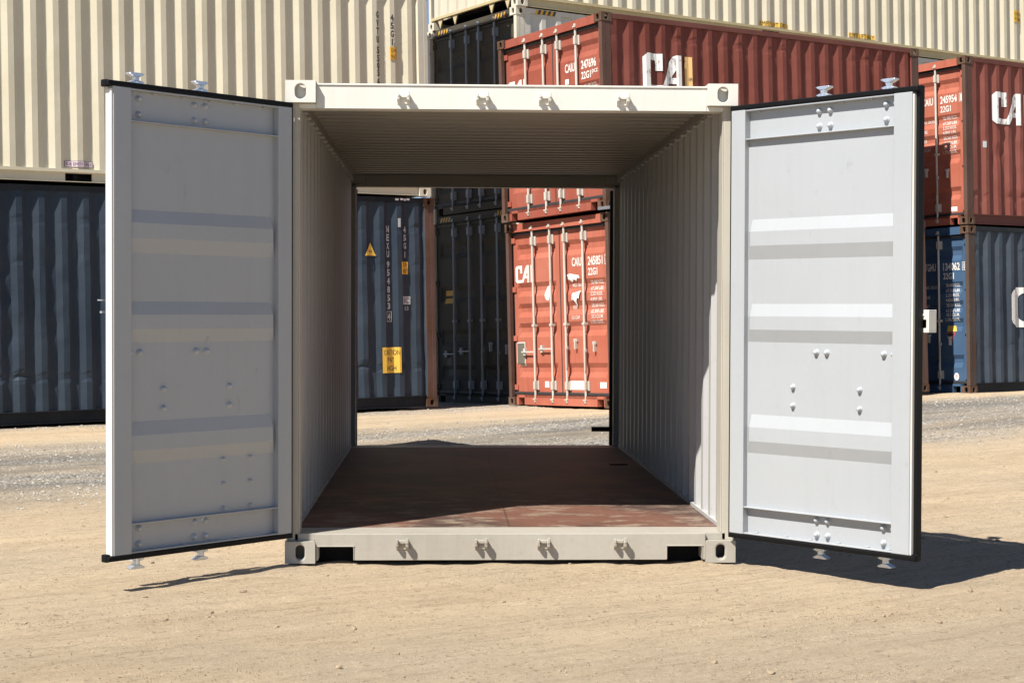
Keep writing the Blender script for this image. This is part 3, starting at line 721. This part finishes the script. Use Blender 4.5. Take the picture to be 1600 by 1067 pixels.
for sx in (-1, 1):
    for yy, s in ((0, 1), (LM, -1)):
        f = lambda a: yy + s * a
        mb = MB()
        mb.box(*sorted((sx * 1.150, sx * 1.212)), *sorted((f(.045), f(.06))), .118, 2.473)
        mb.box(*sorted((sx * 1.206, sx * 1.212)), *sorted((f(.012), f(.18))), .118, 2.473)
        mb.box(*sorted((sx * 1.143, sx * 1.150)), *sorted((f(.045), f(.17))), .1565, 2.446)
        mb.box(*sorted((sx * 1.150, sx * 1.21)), *sorted((f(.163), f(.17))), .1565, 2.446)
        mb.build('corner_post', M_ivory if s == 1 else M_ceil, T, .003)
        if s == -1:
            g = MB(); g.box(*sorted((sx * (1.122 if sx > 0 else 1.138), sx * 1.19)), 6.064, 6.10, .150, 2.435); g.build('door_gasket', M_rubber, T, .005)
    mb = MB(); mb.box(*sorted((sx * 1.155, sx * 1.215)), .178, LM - .178, 2.50, 2.575); mb.build('top_side_rail', M_ceil, T, .003)
    mb = MB(); mb.box(*sorted((sx * 1.18, sx * 1.212)), .178, LM - .178, .02, .154); mb.build('bottom_side_rail', M_ivory, T)
    ys = corr_ys(.17, LM - .17, .2)
    mb = MB(); n = len(ys)
    mb.add([(sx * (1.212 - .036 * corr(y, .2)), y, z) for z in (.155, 2.50) for y in ys], [(i, i + 1, n + i + 1, n + i) for i in range(n - 1)])
    mb.build('side_wall', M_inner, T)
    y = .35
    while y < LM - .2:
        mb = MB(); mb.box(*sorted((sx * 1.150, sx * 1.178)), y - .012, y + .012, 2.478, 2.494); mb.build('lashing_ring', M_inner, T, .003)
        y += PITCH
    mb = MB(); mb.box(*sorted((sx * 1.168, sx * 1.2)), .30, LM - .30, .1565, .178); mb.build('floor_angle', M_inner, T)
# transverse corrugated ceiling
mb = MB(); pts = []
y = .16; 
while y < LM - .16:
    for dy, d in ((0, 0), (.085, 0), (.1045, .022), (.1895, .022)):
        if y + dy < LM - .16: pts.append((y + dy, d))
    y += .209
pts.append((LM - .16, 0)); n = len(pts)
mb.add([(x, a, 2.548 + d) for x in (-1.158, 1.158) for a, d in pts], [(i, i + 1, n + i + 1, n + i) for i in range(n - 1)])
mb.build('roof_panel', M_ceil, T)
mb = MB(); mb.box(-1.17, 1.17, .30, LM - .30, .128, .1575); mb.build('floor', M_ply, T)
mb = MB(); yy = .5
while yy < LM - .3: mb.box(-1.17, 1.17, yy, yy + .045, .03, .128); yy += .4
mb.build('underframe', M_dark, T)
# cam keepers on header and sill
def keeper(x, z, yf, s, up):
    mb = MB(); f = lambda a: yf - s * a
    Y = lambda a, b: sorted((f(a), f(b)))
    mb.box(x - .034, x + .034, *Y(-.001, .005), z - .028, z + .024)
    mb.prism([(-.001, .024), (.024, .026), (.044, .010), (.042, -.006), (.026, -.014), (-.001, -.024)], x - .034, x - .020, lambda a, b, d: (d, f(a), z + b))
    mb.prism([(-.001, .026), (.028, .030), (.050, .014), (.046, -.008), (.030, -.020), (-.001, -.028)], x + .018, x + .034, lambda a, b, d: (d, f(a), z + b))
    mb.box(x - .020, x + .018, *Y(.004, .020), z + .006, z + .024)
    mb.box(x - .034, x - .022, *Y(.030, .046), z + .008, z + .034); mb.box(x + .020, x + .034, *Y(.034, .052), z + .010, z + .038)
    return mb
for yf, s in ((0, 1), (LM, -1)):
    for x in (-.588, -.163, .175, .598): keeper(x, 2.500, yf + s * .048, s, True).build('cam_keeper', M_header, T, .003)
    for x in (-.588, -.163, .175, .590): keeper(x, .100, yf + s * .018, s, False).build('cam_keeper', M_sill, T, .003)

# the swung-out doors
def cdoor(hx, hy, d, inner, astragal, small, front=True):
    d = Vector((d[0], d[1], 0)).normalized(); nn = Vector((inner[0], inner[1], 0)).normalized()
    M = lambda u, n_, v: (hx + d.x * u + nn.x * n_, hy + d.y * u + nn.y * n_, v)
    WU = 1.152; V0, V1 = .167, 2.442
    mb = MB()
    mb.box(0, .095, -.05, 0, V0, V1, M); mb.box(1.045, WU, -.05, 0, V0, V1, M)
    mb.box(.095, 1.045, -.048, -.042, 2.283, V1 - .001, M); mb.box(.095, 1.045, -.042, -.002, 2.432, V1 - .001, M); mb.box(.095, 1.045, -.040, -.003, 2.279, 2.286, M)
    mb.box(.095, 1.045, -.048, -.042, V0 + .001, .312, M); mb.box(.095, 1.045, -.042, -.002, V0 + .001, .176, M); mb.box(.095, 1.045, -.040, -.003, .309, .316, M)
    fl = [(1.64, 1.713, 1.789, 1.854), (1.20, 1.266, 1.337, 1.403), (.604, .669, .744, .812)]
    zs = sorted({.316, 2.279} | {v for q in fl for v in q}); us = [.095, .0965, .124, 1.02, 1.045]
    vs = []
    for z in zs:
        for i, u in enumerate(us):
            top = any(abs(z - q[1]) < 1e-6 or abs(z - q[2]) < 1e-6 for q in fl)
            dep = -.034
            if top: dep = (-.034, -.034, -.0125, -.0125, -.0125)[i] if i != 0 else -.034
            vs.append(M(u, dep, z))
    k = len(us)
    mb.add(vs, [(j * k + i, j * k + i + 1, (j + 1) * k + i + 1, (j + 1) * k + i) for j in range(len(zs) - 1) for i in range(k - 1)])
    door = mb.build('container_door', M_door, T, .004)
    # side face of the door leaf in the outside colour
    e = MB(); e.box(WU + .0005, WU + .010, -.052, -.004, V0, V1 - .012, M); e.build('door_edge', M_header, door, .003)
    g = MB()
    g.box(-.006, 1.185, -.040, .004, V1 + .001, V1 + .026, M); g.box(-.006, 1.185, -.040, .004, V0 - .026, V0 - .001, M)
    g.box(-.012, -.001, -.030, -.004, V0 - .01, V1 + .01, M)
    for za, zb in ((V1 - .005, V1 + .030), (V0 - .030, V0 + .008)): g.box(1.160, 1.188, -.055, -.016, za, zb, M)
    if astragal: g.box(1.1625, 1.182, -.066, -.020, V0 - .028, V1 + .028, M)
    g.build('door_gasket', M_rubber, door, .005)
    # outside face skin: rods, cams, handles, hinges
    for u in (.55, .955):
        r = MB(); r.cyl((0, 0), 'z', .017, .10, 2.49, 12, M=lambda a, b, c: M(u + a, -.085 + b, c))
        for vz in (.26, 1.28, 2.30): r.box(u - .045, u + .045, -.105, -.048, vz, vz + .06, M)
        rod = r.build('lock_rod', M_galv, door)
        for v0, s in ((2.462, 1), (.146, -1)):
            c = MB()
            Q = lambda a, b, dd: M(u + a, -.085 + dd, v0 + s * b)
            c.cyl((0, 0), 'z', .024, -.02, .018, 12, M=lambda a, b, h: M(u + a, -.085 + b, v0 + s * h), r2=.016)
            c.prism([(-.044, .024), (-.020, .010), (.020, .010), (.044, .022), (.020, .031), (-.020, .031)], -.026, .012, Q)
            c.prism([(-.011, .030), (.011, .030), (.014, .050), (-.014, .050)], -.016, .012, Q)
            c.prism([(-.046, .064), (-.014, .048), (.014, .048), (.048, .062), (.040, .069), (-.030, .069)], -.026, .014, Q)
            c.build('cam_end', M_galv, door, .003)
    h = MB()
    for u in (.55, .955):
        h.box(u - .36, u + .02, -.112, -.100, 1.10, 1.13, M); h.box(u - .33, u - .27, -.10, -.05, 1.06, 1.17, M)
    h.build('lock_handle', M_galv, door, .003)
    for vz in (.30, .85, 1.40, 1.95, 2.30):
        h = MB(); h.box(.012, .13, -.062, -.051, vz, vz + .07, M); h.cyl((0, 0), 'z', .014, vz - .01, vz + .08, 10, M=lambda a, b, c: M(.006 + a, -.066 + b, c)); h.build('hinge', M_header, door, .003)
    if not front: return door
    bolts = [(u, v, .012) for u in (.56, .63, .975, 1.036) for v in (2.397, 2.320, .283, .207)] + [(u, 1.152, .012) for u in (.555, .622, .975, 1.036)] + \
            [(u, v, .011) for u in (.405, .83) for v in (.968, .871)]
    if small: bolts += [(u, v, .008) for u in (.446, .265) for v in (.592, .466, .340)]
    for u, v, r in bolts:
        b = MB(); base = -.042 if (v > 2.29 or v < .30) else -.034
        prof = [(r * 1.45, 0), (r * 1.45, .003), (r * 1.15, .0035), (r * 1.1, .013), (r * .8, .019), (r * .4, .022)]
        m_ = 12; vs = []
        for rr, hh in prof: vs += [M(u + rr * math.cos(2 * math.pi * i / m_), base + hh, v + rr * math.sin(2 * math.pi * i / m_)) for i in range(m_)]
        vs.append(M(u, base + .0225, v)); q = len(prof)
        fs = [(j * m_ + i, j * m_ + (i + 1) % m_, (j + 1) * m_ + (i + 1) % m_, (j + 1) * m_ + i) for j in range(q - 1) for i in range(m_)]
        fs += [((q - 1) * m_ + i, (q - 1) * m_ + (i + 1) % m_, q * m_) for i in range(m_)]
        b.add(vs, fs); b.build('bolt', M_bolt, door, smooth=True)
    for u in (.16, .36, .52, .70, .88, 1.01):
        w = MB(); w.box(u - .014, u + .014, -.040, -.028, 2.4255, 2.4315, M); w.build('weld_tab', M_bolt, door, .002)
        w = MB(); w.box(u - .012, u + .012, -.040, -.030, .1765, .182, M); w.build('weld_tab', M_bolt, door, .002)
    if astragal:
        # lock box: a small open-fronted housing
        bx = MB(); x0, x1, z0, z1 = 1.112, 1.211, 1.262, 1.374
        hx0, hx1, hz0, hz1 = 1.162, 1.196, 1.284, 1.326
        for q in ((x0, hx0, z0, z1), (hx1, x1, z0, z1), (hx0, hx1, z0, hz0), (hx0, hx1, hz1, z1)): bx.box(q[0], q[1], -.074, -.069, q[2], q[3], M)
        bx.box(x0, x1, -.135, -.130, z0, z1, M); bx.box(x0, x1, -.130, -.074, z0, z0 + .005, M); bx.box(x0, x1, -.130, -.074, z1 - .005, z1, M); bx.box(x1 - .005, x1, -.130, -.074, z0 + .005, z1 - .005, M)
        bx.cyl((0, 0), 'z', .006, -.069, -.062, 10, M=lambda a, b, c: M(1.180 + a, c, 1.348 + b))
        bx.build('lock_box', M_header, door, .002)
        kh = MB(); kh.box(x0 + .006, x1 - .006, -.096, -.092, z0 + .006, z1 - .006, M); kh.build('hole_shade_plate', M_dark, door)  # black plate stands for the shade inside the box
    else:
        t_ = MB(); t_.box(1.15, 1.192, -.075, -.068, 1.405, 1.411, M); t_.box(1.15, 1.178, -.075, -.068, 1.345, 1.355, M); t_.build('handle_tip', M_galv, door)
    return door
cdoor(-1.18, -.02, (-.788, -.850), (.733, -.680), False, True)
cdoor(1.18, -.02, (.736, -.880), (-.767, -.642), True, False)
for sx in (-1, 1):
    ang = R(122)
    dd = (sx * -math.cos(ang), math.sin(ang)); ii = (-sx * math.sin(ang), -math.cos(ang) * 1.0)
    dr = cdoor(sx * 1.19, LM + .03, dd, (-sx * abs(dd[1]), abs(dd[0])), False, False, front=False)
b = MB(); b.box(.965, 1.17, 6.1005, 6.1085, .272, .315); o_ = b.build('hold_bar', M_dark, T, .002)  # lower bar: its shade is painted in as near-black
b = MB(); b.add([(1.05, 6.50, 2.285), (1.05, 6.50, 2.312), (1.46, 6.50, 2.335), (1.46, 6.50, 2.367), (1.05, 6.506, 2.285), (1.05, 6.506, 2.312), (1.46, 6.506, 2.335), (1.46, 6.506, 2.367)],
              [(0, 1, 3, 2), (4, 5, 7, 6), (0, 1, 5, 4), (2, 3, 7, 6), (0, 2, 6, 4), (1, 3, 7, 5)]); b.build('hold_bar', M_galv, T, .001)
# a forgotten strap end on the floor
b = MB(); b.box(.93, 1.07, 4.05, 4.075, .158, .166); b.build('floor_strap', M_dark, T, .002)

# ------------------------------------------------------------------ ground
def gz_base(x, y):
    t = max(0., min(1., (y - 6.8) / 4.5)); t = t * t * (3 - 2 * t)
    yy = min(y, 26)
    return t * (.287 - .035 + .02 * max(-12, min(14, x)) - .018 * yy)
def gz(x, y):
    z = gz_base(x, y)
    near = max(0, min(1, (10 - y) / 8))
    u = x * .845 + y * .53; w = x * -.53 + y * .85
    z += .011 * noise.noise(Vector((u * .2, w * 1.1, 0)))
    z += .007 * noise.noise(Vector((u * .5, w * 3.6, 3))) + .004 * noise.noise(Vector((u * .8, w * 8, 13)))
    z += .0075 * noise.noise(Vector((x * 6, y * 6, 5))) + .0055 * noise.noise(Vector((x * 15, y * 15, 7))) + .006 * max(0, noise.noise(Vector((u * 1.2, w * 3, 17))) - .1) * (1 + noise.noise(Vector((x * 22, y * 22, 19))))
    if w < 3.4:
        for rw in (-1.9, -.35, .75, 2.2):
            q = (w - rw - .10 * math.sin(u * .35 + rw)) / .13
            if abs(q) < 2.2: z += .016 * (math.exp(-(abs(q) - 1.25) ** 2 * 5) * .8 - math.exp(-q * q * 1.4)) * (.65 + .5 * noise.noise(Vector((u * .4, rw, 2)))) * (.85 + .15 * math.sin(u * 42))
    # small dark heave of soil behind the container
    return z - .010
def axis(lo, hi, step, far, grow):
    a = []; v = lo
    while v <= hi: a.append(v); v += step
    s = step; v = hi
    while v < far[1]: s *= grow; v += s; a.append(v)
    s = step; v = lo; pre = []
    while v > far[0]: s *= grow; v -= s; pre.append(v)
    return pre[::-1] + a
xs = axis(-4.2, 5.6, .038, (-400, 400), 1.12); ys = axis(-3.8, 2.2, .032, (-60, 400), 1.022)
mb = MB(); nx = len(xs)
mb.v = [(x, y, gz(x, y)) for y in ys for x in xs]
mb.f = [(j * nx + i, j * nx + i + 1, (j + 1) * nx + i + 1, (j + 1) * nx + i) for j in range(len(ys) - 1) for i in range(nx - 1)]
g = mb.build('ground', M_sand, smooth=True); g['kind'] = 'structure'

def stones(name, n, gen, mat, seed):
    rnd = random.Random(seed); t = (1 + 5 ** .5) / 2
    iv = [Vector(v).normalized() for v in [(-1, t, 0), (1, t, 0), (-1, -t, 0), (1, -t, 0), (0, -1, t), (0, 1, t), (0, -1, -t), (0, 1, -t), (t, 0, -1), (t, 0, 1), (-t, 0, -1), (-t, 0, 1)]]
    fi = [(0, 11, 5), (0, 5, 1), (0, 1, 7), (0, 7, 10), (0, 10, 11), (1, 5, 9), (5, 11, 4), (11, 10, 2), (10, 7, 6), (7, 1, 8), (3, 9, 4), (3, 4, 2), (3, 2, 6), (3, 6, 8), (3, 8, 9), (4, 9, 5), (2, 4, 11), (6, 2, 10), (8, 6, 7), (9, 8, 1)]
    mb = MB()
    for _ in range(n):
        x, y, r = gen(rnd); z = gz(x, y)
        if -1.19 < x < 1.19 and 0.1 < y < 5.9: continue
        a = rnd.random() * 6.28; ca, sa = math.cos(a), math.sin(a); ex, ey, ez = rnd.uniform(.7, 1.5), rnd.uniform(.7, 1.1), rnd.uniform(.45, .8)
        vs = []
        for p in iv:
            k = r * rnd.uniform(.75, 1.2); px, py, pz = p.x * ex * k, p.y * ey * k, p.z * ez * k
            vs.append((x + px * ca - py * sa, y + px * sa + py * ca, z + pz + r * .15))
        mb.add(vs, fi)
    o = mb.build(name, mat); o['kind'] = 'stuff'; return o
M_peb = plain('sand_coloured_stone', (.30, .235, .16), .9, 0, .75, 8, .2)
M_grav = plain('grey_gravel_stone', (.38, .355, .315), .9, 0, .7, 7, .2)
def near_gen(r):
    y = -3.7 + 11 * r.random() ** 1.5; x = -.4 + (r.random() - .5) * (5.2 + (y + 4) * .8)
    if r.random() < .35:
        cx, cy = clumps[r.randrange(len(clumps))]; x = cx + r.gauss(0, .26); y = cy + r.gauss(0, .08)
    return x, y, .0026 + .0042 * r.random() ** 2 + (.015 * r.random() if r.random() < .016 else 0)
rc = random.Random(3); clumps = [(rc.uniform(-3.2, 3.4), rc.uniform(-3.2, 4)) for _ in range(34)] + [(1.75, -1.5), (.95, -1.6), (.35, -1.7), (1.6, -1.25), (1.9, -1.55)]
stones('pebbles', 13000, near_gen, M_peb, 5)
def lane_gen(r):
    u = r.uniform(-7, 16); w = r.choice([r.uniform(3.9, 9.2), r.gauss(5.0, .5), r.gauss(8.4, .6)])
    if r.random() < .2: w = r.gauss(11.9, .35)
    x = u * .845 - w * .53; y = u * .53 + w * .85
    return x, y, .005 + .011 * r.random() ** 2
stones('gravel', 12000, lane_gen, M_grav, 6)

# ------------------------------------------------------------------ light, sky, camera
SA, SB = .55, .57                       # shadow run per metre of height, to the right and away
el = math.atan2(1, math.hypot(SA, SB))
sun_d = bpy.data.lights.new('sun', 'SUN'); sun_d.energy = 5.0; sun_d.angle = R(.53); sun_d.color = (1, .955, .88)
sun = bpy.data.objects.new('sun', sun_d); COL.objects.link(sun)
sun.rotation_euler = Vector((SA, SB, -1)).to_track_quat('-Z', 'Y').to_euler()
w = bpy.data.worlds.new('World'); scene.world = w; w.use_nodes = True
nt = w.node_tree; bg = nt.nodes['Background']
sky = nt.nodes.new('ShaderNodeTexSky'); sky.sky_type = 'NISHITA'; sky.sun_disc = False
sky.sun_elevation = el; sky.sun_rotation = math.atan2(-SA, -SB); sky.altitude = 100; sky.air_density = .62; sky.dust_density = .0; sky.ozone_density = 1.6
nt.links.new(sky.outputs[0], bg.inputs[0]); bg.inputs[1].default_value = .070

cam_d = bpy.data.cameras.new('camera'); cam_d.sensor_width = 36; cam_d.lens = 59.81; cam_d.clip_end = 2000; cam_d.clip_start = .05
cam = bpy.data.objects.new('camera', cam_d); COL.objects.link(cam)
yaw, pit, rol = 0.040381107, -0.018941462, 0.003323434
c, s = math.cos(yaw), math.sin(yaw)
F = Vector((s * math.cos(pit), c * math.cos(pit), math.sin(pit))); Rt = Vector((c, -s, 0)); U = Rt.cross(F)
R2 = Rt * math.cos(rol) + U * math.sin(rol); U2 = -Rt * math.sin(rol) + U * math.cos(rol)
m = Matrix((R2, U2, -F)).transposed().to_4x4(); m.translation = (-.37057, -9.16435, 1.3705)
cam.matrix_world = m; scene.camera = cam
scene.view_settings.view_transform = 'Standard'; scene.view_settings.look = 'None'; scene.view_settings.gamma = 1; scene.view_settings.exposure = .8
